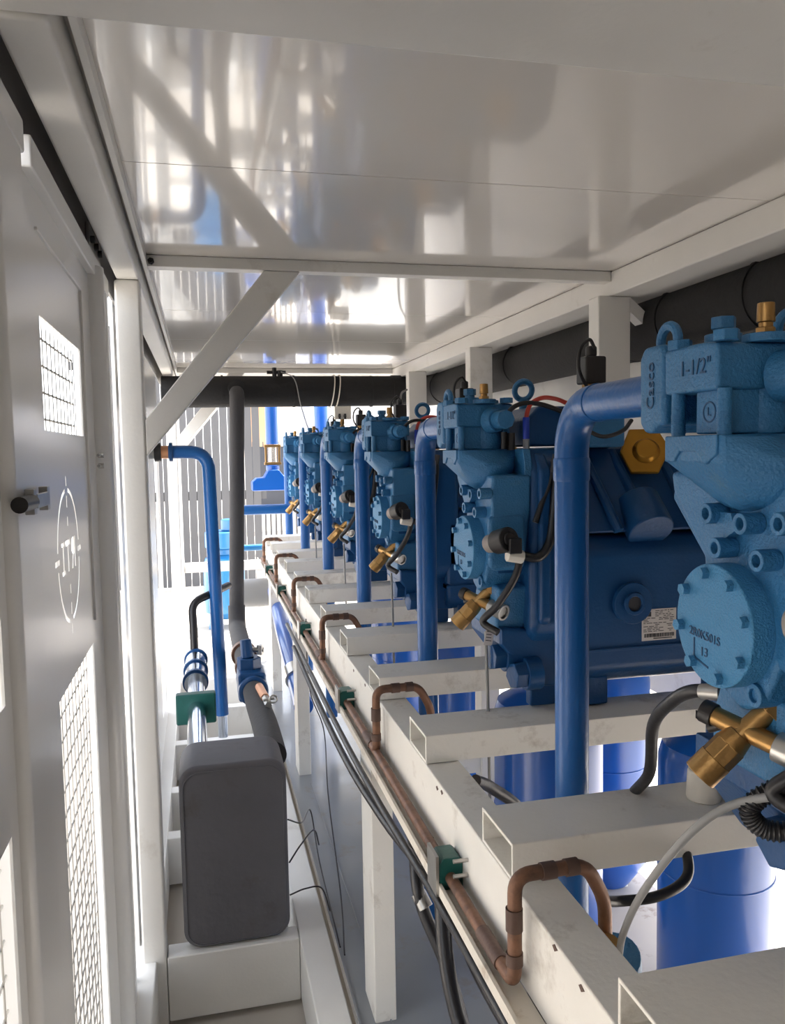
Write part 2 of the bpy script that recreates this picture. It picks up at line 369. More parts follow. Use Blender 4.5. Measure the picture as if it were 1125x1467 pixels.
# ================================================================== the rack
rk = thing('compressor_rack', (.7, 2.9, GROUND), 'white welded steel rack of cross beams and side tray carrying the blue compressors', 'rack')
XB1 = 1.36
for k in range(6):
    for y in (.550, .930):
        MB().tubebox('x', .366, XB1, y+k*P, y+k*P+.114, -.5475, -.4975, .0048).build('cross_beam', 'rackwhite', rk, bevel=.0015)
Y0, Y1 = .40, 5.12
mb = MB(); mb.prism([(.365, -.662), (.365, -.5485), (.428, -.5485), (.428, -.662)], 'y', Y0, Y1); mb.build('side_rail', 'rackwhite', rk, bevel=.003)
mb = MB(); mb.prism([(.326, -.667), (.365, -.667), (.365, -.662), (.331, -.662), (.331, -.650), (.326, -.650)], 'y', Y0, Y1); mb.build('pipe_tray', 'traywhite', rk)
mb = MB(); mb.box(1.30, 1.36, Y0, Y1, -.61, -.548); mb.build('side_rail', 'rackwhite', rk, bevel=.003)
mb = MB()
for (y, z) in ((.735, -.5565), (.80, -.553), (1.235, -.556), (1.262, -.560), (1.87, -.556), (2.02, -.560)):
    mb.prism([(y-.006, z), (y+.002, z+.003), (y+.007, z-.001), (y+.001, z-.005)], 'x', .3642, .3650)
sub(mb.build('paint_chip', 'darkcopper', rk), 'small rusty paint chips along the rail edge')['kind'] = 'stuff'
for y in (1.668, 3.09, 4.25):
    MB().box(.333, .381, y, y+.115, -1.262, -.6672).build('post', 'rackwhite', rk, bevel=.003)
for y in (2.32, 3.9): MB().box(.815, .875, y, y+.06, -1.262, -.548).build('post', 'rackwhite', rk, bevel=.003)
MB().box(.44, 1.30, 2.33, 2.37, -1.0, -.95).build('cross_brace', 'rackwhite', rk)
CY = [1.15, 2.04, 2.89, 3.75, 4.45]
for y in CY:   # bolt studs through the rail beside each clamp
    for z in (-.605, -.628):
        MB().cyl((.3645, y-.045, z), (.342, y-.045, z), .0032, n=8).build('stud', 'steel', rk)

# ================================================================== blue compressor (prototype)
AX = (.80, .80, -.4975)
cp = thing('compressor', AX, 'x', 'compressor', 'blue compressors in a row on the rack')
def oct_(y0, y1, z0, z1, c): return [(y0+c,z0),(y1-c,z0),(y1,z0+c),(y1,z1-c),(y1-c,z1),(y0+c,z1),(y0,z1-c),(y0,z0+c)]
# motor housing with rounded lower body
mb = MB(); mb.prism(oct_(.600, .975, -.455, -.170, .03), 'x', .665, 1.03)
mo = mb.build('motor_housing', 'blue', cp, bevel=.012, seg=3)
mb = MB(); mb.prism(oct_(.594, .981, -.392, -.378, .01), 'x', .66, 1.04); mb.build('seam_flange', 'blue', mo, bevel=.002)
mb = MB(); mb.cyl((.790, .602, -.298), (.790, .590, -.298), .040, n=32); mb.ring((.790, .590, -.298), (.790, .584, -.298), .022, .014); mb.build('oil_port', 'blue', mo, bevel=.002)
MB().cyl((.790, .589, -.298), (.790, .5885, -.298), .014).build('oil_sight_glass', 'ink', mo)
for x in (.70, .98):
    for y in (.615, .935): MB().box(x, x+.05, y, y+.045, -.4955, -.44).build('foot', 'blue', mo, bevel=.004)
# crankcase block: tall body, flat to the top
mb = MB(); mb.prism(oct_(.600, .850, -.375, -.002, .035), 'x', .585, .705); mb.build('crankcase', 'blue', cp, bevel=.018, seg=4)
mb = MB(); mb.prism(oct_(.592, .856, -.35, -.01, .03), 'x', .600, .625); mb.build('bearing_flange', 'blue', cp, bevel=.008)
# cylinder bank with sloping ribs
mb = MB(); mb.hull([(x, y, z) for x in (.70, 1.03) for (y, z) in ((.70, .0), (.88, .0), (.61, -.165), (.965, -.165))]); bk = mb.build('cylinder_bank', 'blue', cp, bevel=.012, seg=3)
mb = MB()
for x in (.735, .80, .90, .97): mb.tube([(x, .700, -.012), (x+.018, .640, -.10), (x+.03, .603, -.16)], .010, 10, .02)
mb.build('rib', 'blue', bk)
mb = MB(); mb.cyl((.83, .655, -.11), (.83, .598, -.165), .045, n=28); mb.build('boss', 'blue', bk, bevel=.003)
hexa = [(-.046, .006), (-.024, .050), (.030, .050), (.050, .0), (.030, -.046), (-.022, -.046)]
nrm = Vector((-.35, -.80, .45)).normalized(); uu = Vector((0, 0, 1)).cross(nrm).normalized()*-1; vv = nrm.cross(uu)*-1; cc = Vector((.858, .668, -.016))
mb = MB(); A = [mb.bm.verts.new(cc + uu*a + vv*b) for a, b in hexa]; B = [mb.bm.verts.new(cc + uu*a + vv*b + nrm*.012) for a, b in hexa]
mb.bm.faces.new(A); mb.bm.faces.new(B[::-1]); [mb.bm.faces.new([A[i], A[(i+1)%6], B[(i+1)%6], B[i]]) for i in range(6)]
mb.cyl(cc+nrm*.011, cc+nrm*.024, .028, .020, 24)
sub(mb.build('gasket_plate', 'gold', bk, bevel=.003), 'gold coloured hexagonal cover plate')
# terminal box on top
mb = MB(); mb.prism([(.604, .002), (.604, .055), (.625, .078), (.69, .078), (.735, .062), (.735, .002)], 'y', .655, .80); tb_ = mb.build('terminal_box', 'blue', cp, bevel=.006, seg=3)
mb = MB(); mb.box(.722, .80, .64, .76, -.002, .085); mb.build('valve_block', 'castblue', cp, bevel=.008)
# solenoid with brass base
mb = MB(); mb.cyl((.752, .69, .084), (.752, .69, .100), .030, n=8); mb.cyl((.752, .69, .100), (.752, .69, .122), .018, n=24); so = mb.build('solenoid_valve', 'brass', cp, bevel=.002)
mb = MB(); mb.box(.730, .774, .668, .712, .122, .175); mb.cyl((.752, .69, .175), (.752, .69, .196), .011); mb.build('solenoid_coil', 'plastic', so, bevel=.004)
mb = MB(); mb.sweep(smooth([(.752, .675, .19), (.735, .665, .205), (.714, .66, .185), (.712, .66, .145), (.735, .66, .108), (.76, .64, .088)]), .0035, 8); mb.build('wire', 'hose', so)
# eye bolt
mb = MB(); mb.torus((.655, .80, .118), .019, .006, (0, 1, .2)); mb.cyl((.655, .80, .076), (.655, .80, .100), .009); mb.build('lifting_eye', 'castblue', cp)
# neck plate fanning down to the end cover
mb = MB(); fan = [(.815,-.040),(.810,-.062),(.752,-.128),(.745,-.22),(.715,-.262),(.690,-.275),(.655,-.262),(.622,-.19),(.606,-.12),(.602,-.05)]
mb.prism(fan, 'x', .512, .588); nk = mb.build('crankcase_neck', 'castblue', cp, bevel=.006, seg=3)
mb = MB(); mb.prism([(.832,-.052),(.838,-.072),(.762,-.146),(.750,-.19),(.742,-.19),(.752,-.142),(.80,-.078)], 'x', .530, .592); mb.build('rear_flange', 'castblue', nk, bevel=.003)
def capscrew(parent, p, d=(-1,0,0), R=.0105, h=.022, m='castblue'):
    p, d = Vector(p), Vector(d).normalized(); mb = MB(); mb.ring(p, p+d*h, R, R*.55, 16); mb.cyl(p, p+d*h*.45, R*.56, n=6); return mb.build('cap_screw', m, parent, bevel=.001)
for y, z in ((.717, -.080), (.664, -.086), (.612, -.082), (.702, -.113), (.640, -.118)): capscrew(nk, (.512, y, z))
mb = MB(); mb.prism([(.708,-.078),(.690,-.078),(.684,-.095),(.700,-.104),(.716,-.100)], 'x', .500, .513); mb.build('tab', 'castblue', nk)
# crankcase nose, ring, end cover
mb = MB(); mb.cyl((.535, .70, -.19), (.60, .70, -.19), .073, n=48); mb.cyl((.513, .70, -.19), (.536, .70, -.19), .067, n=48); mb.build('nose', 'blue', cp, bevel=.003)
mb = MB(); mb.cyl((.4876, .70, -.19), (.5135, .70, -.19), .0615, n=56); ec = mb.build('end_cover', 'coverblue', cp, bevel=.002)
b0 = MB().cyl((.4877, .70, -.19), (.480, .70, -.19), .0062, n=6).build('bolt', 'coverblue', ec, bevel=.0008)
b0me = b0.data; bpy.data.objects.remove(b0)
for a in (78, 122, 165, 210, 255, 305, 350, 35):
    b = bpy.data.objects.new('bolt', b0me); C.objects.link(b); b.parent = ec
    b.location = (0, .052*math.cos(math.radians(a)), .052*math.sin(math.radians(a)))
lettering('casting_number', '2R0K501S', .0125, (.4872, .712, -.203), (0,-.97,-.05), (0,0,1), 'stamp', ec, .0005)
lettering('casting_number', '13', .013, (.4872, .712, -.220), (0,-1,0), (0,0,1), 'stamp', ec, .0005)
mb = MB(); mb.tube([(.4876, .729, -.208), (.4876, .729, -.228), (.4876, .705, -.234)], .0011, 8, .004); mb.build('raised_rim', 'stamp', ec)
# foot bracket sloping down under the nose
mb = MB(); mb.hull([(x, y, z) for y in (.625, .80) for x, z in ((.535, -.335), (.535, -.368), (.60, -.455), (.69, -.455), (.69, -.35))]); mb.build('foot_bracket', 'blue', cp, bevel=.006, seg=3)
MB().box(.60, .68, .64, .665, -.4955, -.44).build('foot', 'blue', cp, bevel=.004)
mb = MB(); mb.prism([(.740,-.245),(.760,-.30),(.76,-.345),(.64,-.345),(.625,-.26)], 'x', .530, .60); mb.build('oil_filter_housing', 'castblue', cp, bevel=.006)
capscrew(cp, (.530, .664, -.252), R=.012)
for (x, y, z) in ((.545, .655, -.395), (.575, .622, -.425), (.560, .70, -.345)):
    mb = MB(); mb.cyl((x+.03, y, z), (x-.022, y-.006, z), .026, n=6); mb.cyl((x+.035, y, z), (x+.004, y, z), .031, n=28); mb.build('hex_plug', 'blue', cp, bevel=.002)
# pad with the black oil-level sensor
mb = MB(); mb.hull([(x, y, z) for x, y in ((.505, .605), (.575, .60), (.575, .64), (.515, .65)) for z in (-.225, -.120)]); mb.build('sensor_pad', 'castblue', cp, bevel=.012, seg=3)
sx, sy, sz = .520, .570, -.155; dv = Vector((.35, -1, .25)).normalized(); c0 = Vector((sx-.01, sy+.045, sz-.02))
mb = MB(); mb.cyl(c0, c0+dv*.024, .017); se = mb.build('oil_level_sensor', 'greyplastic', cp, bevel=.001)
mb = MB(); mb.cyl(c0+dv*.022, c0+dv*.058, .022, .023, 28); mb.cyl(c0+dv*.057, c0+dv*.062, .013); mb.box(sx+.004, sx+.028, sy-.022, sy+.006, sz-.032, sz-.004); mb.build('sensor_body', 'plastic', se, bevel=.003)
mb = MB(); mb.cyl((sx+.004, sy-.008, sz-.034), (sx+.034, sy-.008, sz-.040), .0125, n=8); sub(mb.build('connector_nut', 'wplastic', se, bevel=.002), 'white plastic nut')
# discharge head: bowl shaped casting under the valve
pts = [(x, y, z) for x in (.466, .578) for y in (.657, .752) for z in (-.002, -.026)]
for i in range(22):
    for j in range(9):
        a, b = 2*PI*i/22, PI/2*j/8; pts.append((.530+.052*math.cos(a)*math.cos(b), .688+.070*math.sin(a)*math.cos(b), -.030-.050*math.sin(b)))
mb = MB(); mb.hull(pts); hd = mb.build('discharge_head', 'castblue', cp, bevel=.004, seg=3, angle=50)
mb = MB(); mb.prism([(.662,-.002),(.662,-.020),(.680,-.030),(.695,-.018),(.722,-.017),(.732,-.028),(.748,-.028),(.748,-.002)], 'x', .4635, .470); mb.build('raised_lip', 'castblue', hd, bevel=.0015)
mb = MB(); mb.prism([(.615,-.002),(.605,-.03),(.61,-.09),(.66,-.125),(.76,-.125),(.80,-.08),(.80,-.002)], 'x', .576, .592); mb.build('head_flange', 'castblue', hd, bevel=.003)
# shut-off valve on top, axis along the aisle
mb = MB(); mb.prism([(.772, .010),(.780, .002),(.797, .002),(.806, .012),(.807, .082),(.798, .094),(.765, .094),(.757, .086),(.757, .010)], 'x', .468, .570)
vl = mb.build('shutoff_valve', 'castblue', cp, bevel=.006, seg=3)
mb = MB(); mb.prism([(.668, .040),(.668, .083),(.690, .086),(.757, .086),(.757, .040)], 'x', .468, .580); mb.build('valve_body', 'castblue', vl, bevel=.004)
mb = MB(); mb.cyl((.535, .70, -.002), (.535, .70, .042), .034, n=32); mb.prism([(.672, -.001), (.672, .041), (.716, .041), (.716, -.001)], 'x', .478, .535); mb.build('valve_neck', 'castblue', vl, bevel=.002)
lettering('size_mark', '1-1/2"', .021, (.4676, .703, .063), (0,-1,0), (0,0,1), 'stamp', vl, .0006)
lettering('maker_mark', 'Casco', .020, (.4676, .782, .052), (0,0,1), (0,1,0), 'stamp', vl, .0006)
mb = MB(); mb.torus((.478, .694, .020), .0095, .0009, (1,0,0)); mb.build('casting_mark', 'stamp', vl)
lettering('casting_mark', 'L', .012, (.4776, .694, .020), (0,-1,0), (0,0,1), 'stamp', vl, .0006)
for (x, y) in ((.476, .743), (.476, .668), (.565, .668), (.565, .743)):
    mb = MB(); mb.sweep([(x, y, -.003), (x, y, .041)], .0068, 16)
    for k in range(9): mb.ring((x, y, .0005+k*.0022), (x, y, .0016+k*.0022), .0074, .006, 16)
    st = mb.build('stud_bolt', 'castblue', vl)
    MB().cyl((x+.001, y, .0845), (x+.001, y, .0945), .0125, n=6).build('bolt_head', 'castblue', st, bevel=.001)
mb = MB(); mb.cyl((.512, .722, .085), (.512, .722, .098), .018, n=24); mb.cyl((.512, .722, .098), (.512, .722, .103), .0095); mb.cyl((.512, .722, .103), (.512, .722, .115), .0125, n=6); mb.build('hex_plug', 'castblue', vl, bevel=.001)
mb = MB(); mb.torus((.485, .775, .098), .016, .0052, (1, 0, 0)); mb.build('lifting_eye', 'castblue', vl)
mb = MB(); mb.cyl((.536, .668, .052), (.541, .646, .052), .025, .021, 28); mb.cyl((.541, .648, .052), (.543, .612, .052), .0165, n=28); mb.cyl((.543, .625, .052), (.5435, .611, .052), .0175, n=8); mb.build('spindle_cap', 'castblue', vl, bevel=.0015)
mb = MB(); mb.cyl((.525, .675, .084), (.525, .675, .092), .022, n=24); mb.build('top_boss', 'castblue', vl, bevel=.001)
mb = MB(); mb.cyl((.524, .675, .091), (.524, .675, .098), .0095, n=6); mb.cyl((.524, .675, .098), (.524, .675, .103), .0065); mb.cyl((.524, .675, .103), (.524, .675, .121), .0085, .0078, 20); sub(mb.build('gauge_port', 'brass', vl, bevel=.0008), 'brass capped gauge port')
# brass oil service valve low at the front
S = Vector((.540, .668, -.262)); Cb = Vector((.512, .680, -.292)); E_ = Vector((.474, .694, -.336))
mb = MB(); mb.cyl(S, S+(Cb-S)*.35, .015, n=6); mb.cyl(S+(Cb-S)*.3, Cb+(E_-Cb)*.15, .0105, n=20); mb.cyl(Cb+(E_-Cb)*.10, Cb+(E_-Cb)*.35, .013, .016, 20)
mb.cyl(Cb+(E_-Cb)*.33, Cb+(E_-Cb)*.68, .0165, n=8); mb.cyl(Cb+(E_-Cb)*.66, E_+(E_-Cb)*.06, .0168, n=24)
si = Vector((.020, -.040, -.010)); mb.cyl(Cb-si*.75, Cb+si*.75, .0100, n=20); bv = mb.build('service_valve', 'brass', cp, bevel=.001)
mb = MB(); mb.cyl(Cb+si*.70, Cb+si*1.35, .0150, n=24); mb.ring(Cb+si*1.35, Cb+si*1.45, .0155, .011); sub(mb.build('union_nut', 'steel', bv, bevel=.001), 'bright steel nut')
mb = MB(); mb.cyl(Cb-si*.70, Cb-si*1.0, .0120); mb.cyl(Cb-si*.5-Vector((0,0,.004)), Cb-si*.85-Vector((0,0,.016)), .005); mb.build('knob', 'plastic', bv, bevel=.001)
# rating label on the motor housing
mb = MB(); mb.box(.812, .885, .5985, .5997, -.374, -.313); lb = mb.build('rating_label', 'paper', mo)
mb = MB(); mb.box(.815, .831, .5978, .5984, -.327, -.318); mb.box(.836, .876, .5978, .5984, -.371, -.3695)
rr = random.Random(3)
for i in range(9):
    x = .815
    z = -.331-i*.0032
    while x < .876:
        wdt = rr.uniform(.003, .012)
        if rr.random() < .72: mb.box(x, min(x+wdt, .880), .5980, .5984, z, z+.0011)
        x += wdt+.0025
for i in range(4):
    x = .840
    while x < .876:
        wdt = rr.uniform(.003, .009)
        if rr.random() < .7: mb.box(x, x+wdt, .5980, .5984, -.317-i*.0034, -.3159-i*.0034)
        x += wdt+.002
x = .817
while x < .880:
    wdt = rr.choice((.0006, .0012, .0018)); mb.box(x, x+wdt, .5978, .5984, -.3675, -.3605); x += wdt+rr.choice((.0008, .0014))
sub(mb.build('label_print', 'ink', lb), 'black print and barcode')

front_lbl = ['nearest blue compressor, cut off by the right edge of the photo',
 'second nearest blue compressor, whose white rating label and full side are in view',
 'third nearest blue compressor, behind the second upright blue pipe',
 'fourth nearest blue compressor, standing behind the third upright blue pipe',
 'fifth nearest blue compressor, small in the distance, last but one in row',
 'farthest and smallest blue compressor at the end of the row']
comps = []
for k in range(6):
    c = cp if k == 0 else copy_tree(cp)
    c.location = (AX[0], AX[1]+k*P, AX[2]+(.012 if k == 0 else .002)); c['label'] = front_lbl[k]; comps.append(c)
# isolating pads under the nearest compressor
for x in (.62, .75, 1.03):
    for y in (.622, .968):
        pass

ORD = ['nearest', 'second', 'third', 'fourth', 'fifth', 'sixth and farthest']
# ------------------------------------------------------------------ discharge pipes
dp = thing('discharge_pipe', (.52, 1.08, -1.0), 'x', 'pipe', 'upright blue discharge pipes')
R_ = .0245
mb = MB(); arc = [Vector((.52, 1.08-.066+.066*math.cos(a), -.018+.066*math.sin(a))) for a in [PI/2*k/12 for k in range(13)]]
mb.sweep([Vector((.52, 1.08, -1.15)), Vector((.52, 1.08, -.018))] + arc[1:] + [Vector((.52, .809, .048))], R_, 32); pb = mb.build('pipe', 'pipeblue', dp)
MB().sweep([(.52, 1.08, -.060), (.52, 1.08, -.057), (.52, 1.08, -.029), (.52, 1.08, -.026)], [R_+.0003, R_+.0016, R_+.0016, R_+.0003], 32).build('solder_joint', 'pipeblue', dp)
MB().torus((.52, 1.00, .048), R_, .0014, (0,1,0), 32, 6).build('solder_joint', 'pipeblue', dp)
plbl = ['thick blue pipe rising and bending into the nearest compressor valve',
 'second upright blue pipe, in front of the cylinder of the third compressor',
 'third upright blue pipe from the right, bending into third compressor',
 'fourth upright blue pipe from the right, bending into the fourth compressor',
 'fifth upright blue pipe from the right, thin in the distance',
 'farthest upright blue pipe at the left end of the compressor row']
for k in range(6):
    c = dp if k == 0 else copy_tree(dp); c.location = (.52, 1.08+k*P, -1.0+(.012 if k == 0 else .002)); c['label'] = plbl[k]

# ------------------------------------------------------------------ hoses and wires on each compressor
def hose_thing(name, mbs, label, cat, group=None):
    t = thing(name, mbs[0][3], label, cat, group)
    for n, mb, m, _ in mbs: mb.build(n, m, t)
    return t
o0 = (.60, .60, -.30)
hs = thing('oil_hose', o0, 'x', 'hose', 'black looped hoses on the compressor fronts')
mb = MB(); mb.sweep(smooth([(.565, .585, -.194), (.592, .580, -.197), (.615, .582, -.170), (.627, .588, -.110), (.634, .592, -.050), (.630, .594, -.020)]), .0085, 12); mb.build('upper_loop', 'hose', hs)
mb = MB(); mb.sweep(smooth([(.560, .585, -.195), (.548, .59, -.237), (.520, .605, -.287), (.500, .625, -.318), (.520, .60, -.335)]), .0070, 12); mb.build('lower_hose', 'hose', hs)
mb = MB(); mb.sweep(smooth([(.632, .594, -.022), (.622, .596, -.060), (.606, .596, -.10), (.592, .595, -.135)]), .0055, 10); mb.build('side_cable', 'hose', hs)
mb = MB(); mb.cyl((.637, .594, -.012), (.631, .594, -.045), .0098); mb.build('cuff', 'dust', hs)
hl = ['black looped hose ending at the right edge beside nearest compressor', 'black looped hose with white nut on the second compressor', 'black looped hose on the front of the third compressor',
      'black looped hose on the front of the fourth compressor', 'black looped hose on the fifth compressor in the distance', 'black looped hose on the farthest compressor']
for k in range(6):
    c = hs if k == 0 else copy_tree(hs); c.location = (o0[0], o0[1]+k*P, o0[2]); c['label'] = hl[k]
# wiring on the terminal boxes
wr = thing('wiring_loom', (.64, .62, .03), 'x', 'wires', 'wiring on the compressor tops')
mb = MB(); mb.sweep(smooth([(.590, .63, .022), (.590, .63, .055), (.600, .632, .082), (.625, .635, .094), (.655, .64, .092), (.680, .64, .083)]), .0042, 10); mb.build('red_wire', 'red', wr)
mb = MB(); mb.cyl((.590, .63, .018), (.590, .63, .058), .0062); mb.build('wire_sleeve', 'bluewire', wr)
mb = MB(); mb.cyl((.590, .63, -.005), (.590, .63, .020), .0062, n=6); mb.build('terminal', 'steel', wr)
mb = MB(); mb.sweep(smooth([(.548, .64, .045), (.560, .632, .072), (.585, .63, .084), (.62, .632, .082), (.655, .636, .072), (.690, .64, .058)]), .0045, 10); mb.sweep(smooth([(.69, .62, .055), (.715, .60, .075), (.75, .62, .082), (.79, .62, .07)]), .005, 10)
mb.sweep(smooth([(.70, .615, .035), (.73, .60, .02), (.77, .60, .03), (.80, .62, .05)]), .004, 10); mb.build('black_wire', 'hose', wr)
mb = MB(); mb.cyl((.570, .655, .030), (.570, .655, -.002), .008, n=8); mb.cyl((.556, .655, .032), (.556, .655, .0), .006); mb.build('cable_gland', 'plastic', wr)
wl = ['wires on top of nearest compressor, out at the right edge', 'red and black wires arching over the terminal box of the second compressor', 'wires above the third compressor beside its black coil',
      'wires above the fourth compressor', 'wires above the fifth compressor in the distance', 'wires on the farthest compressor']
for k in range(6):
    c = wr if k == 0 else copy_tree(wr); c.location = (.64, .62+k*P, .03); c['label'] = wl[k]

# thin sensor tubes hanging from the brass valves
for k in (1, 2, 3, 4):
    mb = MB(); y = .66+k*P
    mb.sweep([(.516, y-.005, -.345), (.517, y-.010, -.46), (.518, y-.018, -.78 if k < 3 else -.60)], .0032, 8)
    t = tag(mb.build('sensor_cable', 'greycable'), ['', 'thin grey cable hanging under the brass valve of second compressor', 'thin grey cable hanging under the brass valve of the third compressor', 'thin grey cable hanging under the brass valve of the fourth compressor', 'thin grey cable hanging under the brass valve of fifth compressor'][k], 'cable', 'cables hanging from brass valves')
# paper tags
def paper_tag(loc, w_, h_, rot, label, scribble):
    t = thing('paper_tag', loc, label, 'tag')
    mb = MB(); mb.box(loc[0]-w_/2, loc[0]+w_/2, loc[1]-.0005, loc[1]+.0005, loc[2]-h_/2, loc[2]+h_/2); mb.build('tag_sheet', 'paper', t)
    mb = MB(); rr = random.Random(5)
    if scribble == 'ink':
        for i in range(4): mb.box(loc[0]-w_*.35, loc[0]-w_*.35+w_*rr.uniform(.3, .7), loc[1]-.0008, loc[1]-.0005, loc[2]+h_*(.22-.16*i), loc[2]+h_*(.26-.16*i))
        mb.build('writing', 'ink', t)
    else:
        mb.sweep(smooth([(loc[0]-w_*.25, loc[1]-.0006, loc[2]-h_*.2), (loc[0]+w_*.1, loc[1]-.0006, loc[2]+h_*.05), (loc[0]+w_*.2, loc[1]-.0006, loc[2]+h_*.02), (loc[0]+w_*.34, loc[1]-.0006, loc[2]+h_*.3)]), .0007, 6)
        mb.build('writing', 'blueink', t)
    t.rotation_euler = rot
paper_tag((.520, 1.432, -.352), .017, .036, (0, .18, 0), 'white paper tag with small writing hanging below second compressor brass valve', 'ink')
paper_tag((.548, .60, -.308), .034, .026, (0, -.55, .1), 'white cable tag with blue pen stroke beside nearest brass valve', 'blue')

# ------------------------------------------------------------------ nearest compressor: cable, corrugated conduit, hose
gc = thing('grey_cable', (.49, .75, -.45), 'light grey cable running down across the beams from the nearest brass valve', 'cable')
mb = MB(); mb.sweep(smooth([(.575, .585, -.290), (.530, .60, -.310), (.492, .66, -.342), (.462, .69, -.380), (.448, .745, -.460), (.452, .80, -.54), (.470, .85, -.62), (.48, .87, -.75)]), .0042, 12); mb.build('cable_jacket', 'greycable', gc)
mb = MB(); mb.sweep(smooth([(.590, .575, -.285), (.555, .588, -.298), (.522, .61, -.316), (.508, .63, -.328)]), .0065, 12); mb.build('heat_shrink', 'plastic', gc)
cd = thing('corrugated_conduit', (.56, .6, -.32), 'black corrugated conduit curling under the nearest brass valve', 'conduit')
path = smooth([(.60, .60, -.27), (.56, .615, -.295), (.525, .64, -.320), (.500, .655, -.345), (.512, .65, -.366), (.545, .63, -.365)], 8)
mb = MB(); mb.sweep(path, .0085, 12)
for i in range(0, len(path)-1, 1): mb.torus(path[i], .0088, .0014, path[i+1]-path[i], 14, 6)
mb.build('conduit_tube', 'hose', cd)
mb = MB(); pth = smooth([(.535, .56, -.15), (.532, .56, -.22), (.530, .565, -.28)], 10); mb.sweep(pth, .012, 12)
for i in range(0, len(pth)-1, 2): mb.torus(pth[i], .0125, .0012, pth[i+1]-pth[i], 14, 6)
mb.build('conduit_riser', 'greyplastic', cd)
bh = thing('braided_hose', (.55, .95, -.4), 'black hose arching from crankcase of nearest compressor down behind the beam', 'hose')
mb = MB(); mb.sweep(smooth([(.547, .770, -.272), (.535, .80, -.277), (.534, .84, -.300), (.545, .90, -.350), (.575, .96, -.44), (.61, 1.07, -.53), (.64, 1.10, -.62)], 8), .0078, 14); mb.build('hose_body', 'hose', bh)
mb = MB(); mb.cyl((.548, .768, -.271), (.538, .790, -.275), .0090, n=20); mb.cyl((.556, .755, -.268), (.548, .768, -.271), .0055, n=12); mb.build('hose_fitting', 'steel', bh)
tag(MB().cyl((.676, .985, -.4975), (.676, .985, -.455), .024, .022, 28).build('rubber_mount', 'wplastic', bevel=.003), 'cream round block standing on the white beam under the nearest brass cap', 'mount')

# hoses behind the beams
for i, (pts, rad, lbl) in enumerate([
    ([(.455, 1.33, -.585), (.50, 1.37, -.62), (.58, 1.42, -.70), (.64, 1.5, -.85)], .011, 'black hose slanting down behind the white rail between the beams'),
    ([(.468, .886, -.562), (.500, .90, -.575), (.545, .89, -.570), (.590, .90, -.562), (.612, .925, -.548), (.64, 1.0, -.53)], .0068, 'dark hose joining the scorched copper riser under the nearest beam'),
    ([(.95, .62, -.70), (.88, .60, -.62), (.80, .58, -.56)], .012, 'dark hose end in front of the tank at the lower right corner')]):
    tag(MB().sweep(smooth(pts, 8), rad, 12).build('hose', 'hose'), lbl, 'hose')
ov = thing('oil_valve', (.47, .90, -.75), 'blue and brass oil valve half hidden below the nearest copper riser', 'valve')
mb = MB(); mb.cyl((.46, .86, -.60), (.47, .88, -.69), .016, .026, 20); mb.ball((.475, .89, -.70), .030, 16); mb.build('valve_body', 'brass', ov)
mb = MB(); mb.cyl((.50, .92, -.66), (.53, .95, -.76), .036, .030, 24); mb.build('valve_bonnet', 'castblue', ov, bevel=.003)

# ------------------------------------------------------------------ blue tanks under the rack
tk = [(1.045, 1.48, .118, 'tall dark blue tank under the rack in the lower right'), (.83, 1.86, .135, 'blue tank under the rack behind the nearest blue pipe'),
      (.84, 2.64, .135, 'blue tank glimpsed below the third beam'), (.84, 3.44, .135, 'small glimpse of blue tank farther under the rack'), (1.12, 2.10, .12, 'blue tank far right under rack, right of the nearest blue pipe')]
for x, y, R, lbl in tk:
    t = thing('tank', (x, y, -1.262), lbl, 'tank', 'blue tanks under the rack')
    mb = MB(); z1 = -.66
    ring_ = [(R*.55, -1.262), (R, -1.18), (R, z1), (R*.93, z1+.03), (R*.6, z1+.055), (R*.12, z1+.065)]
    mb.sweep([(x, y, z) for _, z in ring_], [q_ for q_, _ in ring_], 48); mb.build('shell', 'tankblue', t)
    mb = MB(); mb.torus((x, y, -.90), R, .002, (0,0,1), 48, 6); mb.build('weld_seam', 'tankblue', t)
    MB().cyl((x, y, z1+.06), (x, y, -.56), .02).build('outlet', 'tankblue', t)

# ------------------------------------------------------------------ copper oil line with green clamps
cl = thing('copper_line', (.345, 2.9, -.66), 'long tarnished copper pipe lying in the tray along the rack edge', 'pipe')
mb = MB(); mb.sweep([(.345, 1.02, -.642), (.345, 5.0, -.642)], .0088, 16); mb.build('long_run', 'copper', cl)
rs = thing('copper_riser', (.36, .90, -.65), 'x', 'pipe', 'copper risers from the oil line')
mb = MB(); mb.tube([(.345, 1.03, -.642), (.345, .872, -.640), (.346, .872, -.505), (.440, .876, -.506), (.470, .885, -.56), (.480, .90, -.70)], .0088, 16, .022, 7); mb.build('riser_tube', 'copper', rs)
for a, b in (((.345, .872, -.545), (.345, .872, -.572)), ((.345, .872, -.600), (.345, .872, -.615)), ((.380, .8735, -.5055), (.398, .874, -.5055)), ((.412, .875, -.506), (.428, .8755, -.506)), ((.345, .915, -.641), (.345, .985, -.642))):
    MB().cyl(a, b, .0104).build('elbow_socket', 'darkcopper', rs)
rl = ['rusty copper riser bending over the rail at the bottom of the photo', 'dark copper riser arching over the rail beside the second green clamp', 'third copper riser from the front arching over the rail',
      'fourth copper riser from the front above the rail', 'fifth small copper riser in the distance', 'farthest copper riser at the end of the rack']
for k in range(6):
    c = rs if k == 0 else copy_tree(rs); c.location = (.36, .90+k*P, -.65); c['label'] = rl[k]
gcp = thing('pipe_clamp', (.345, 1.15, -.66), 'x', 'clamp', 'green pipe clamps on the copper line')
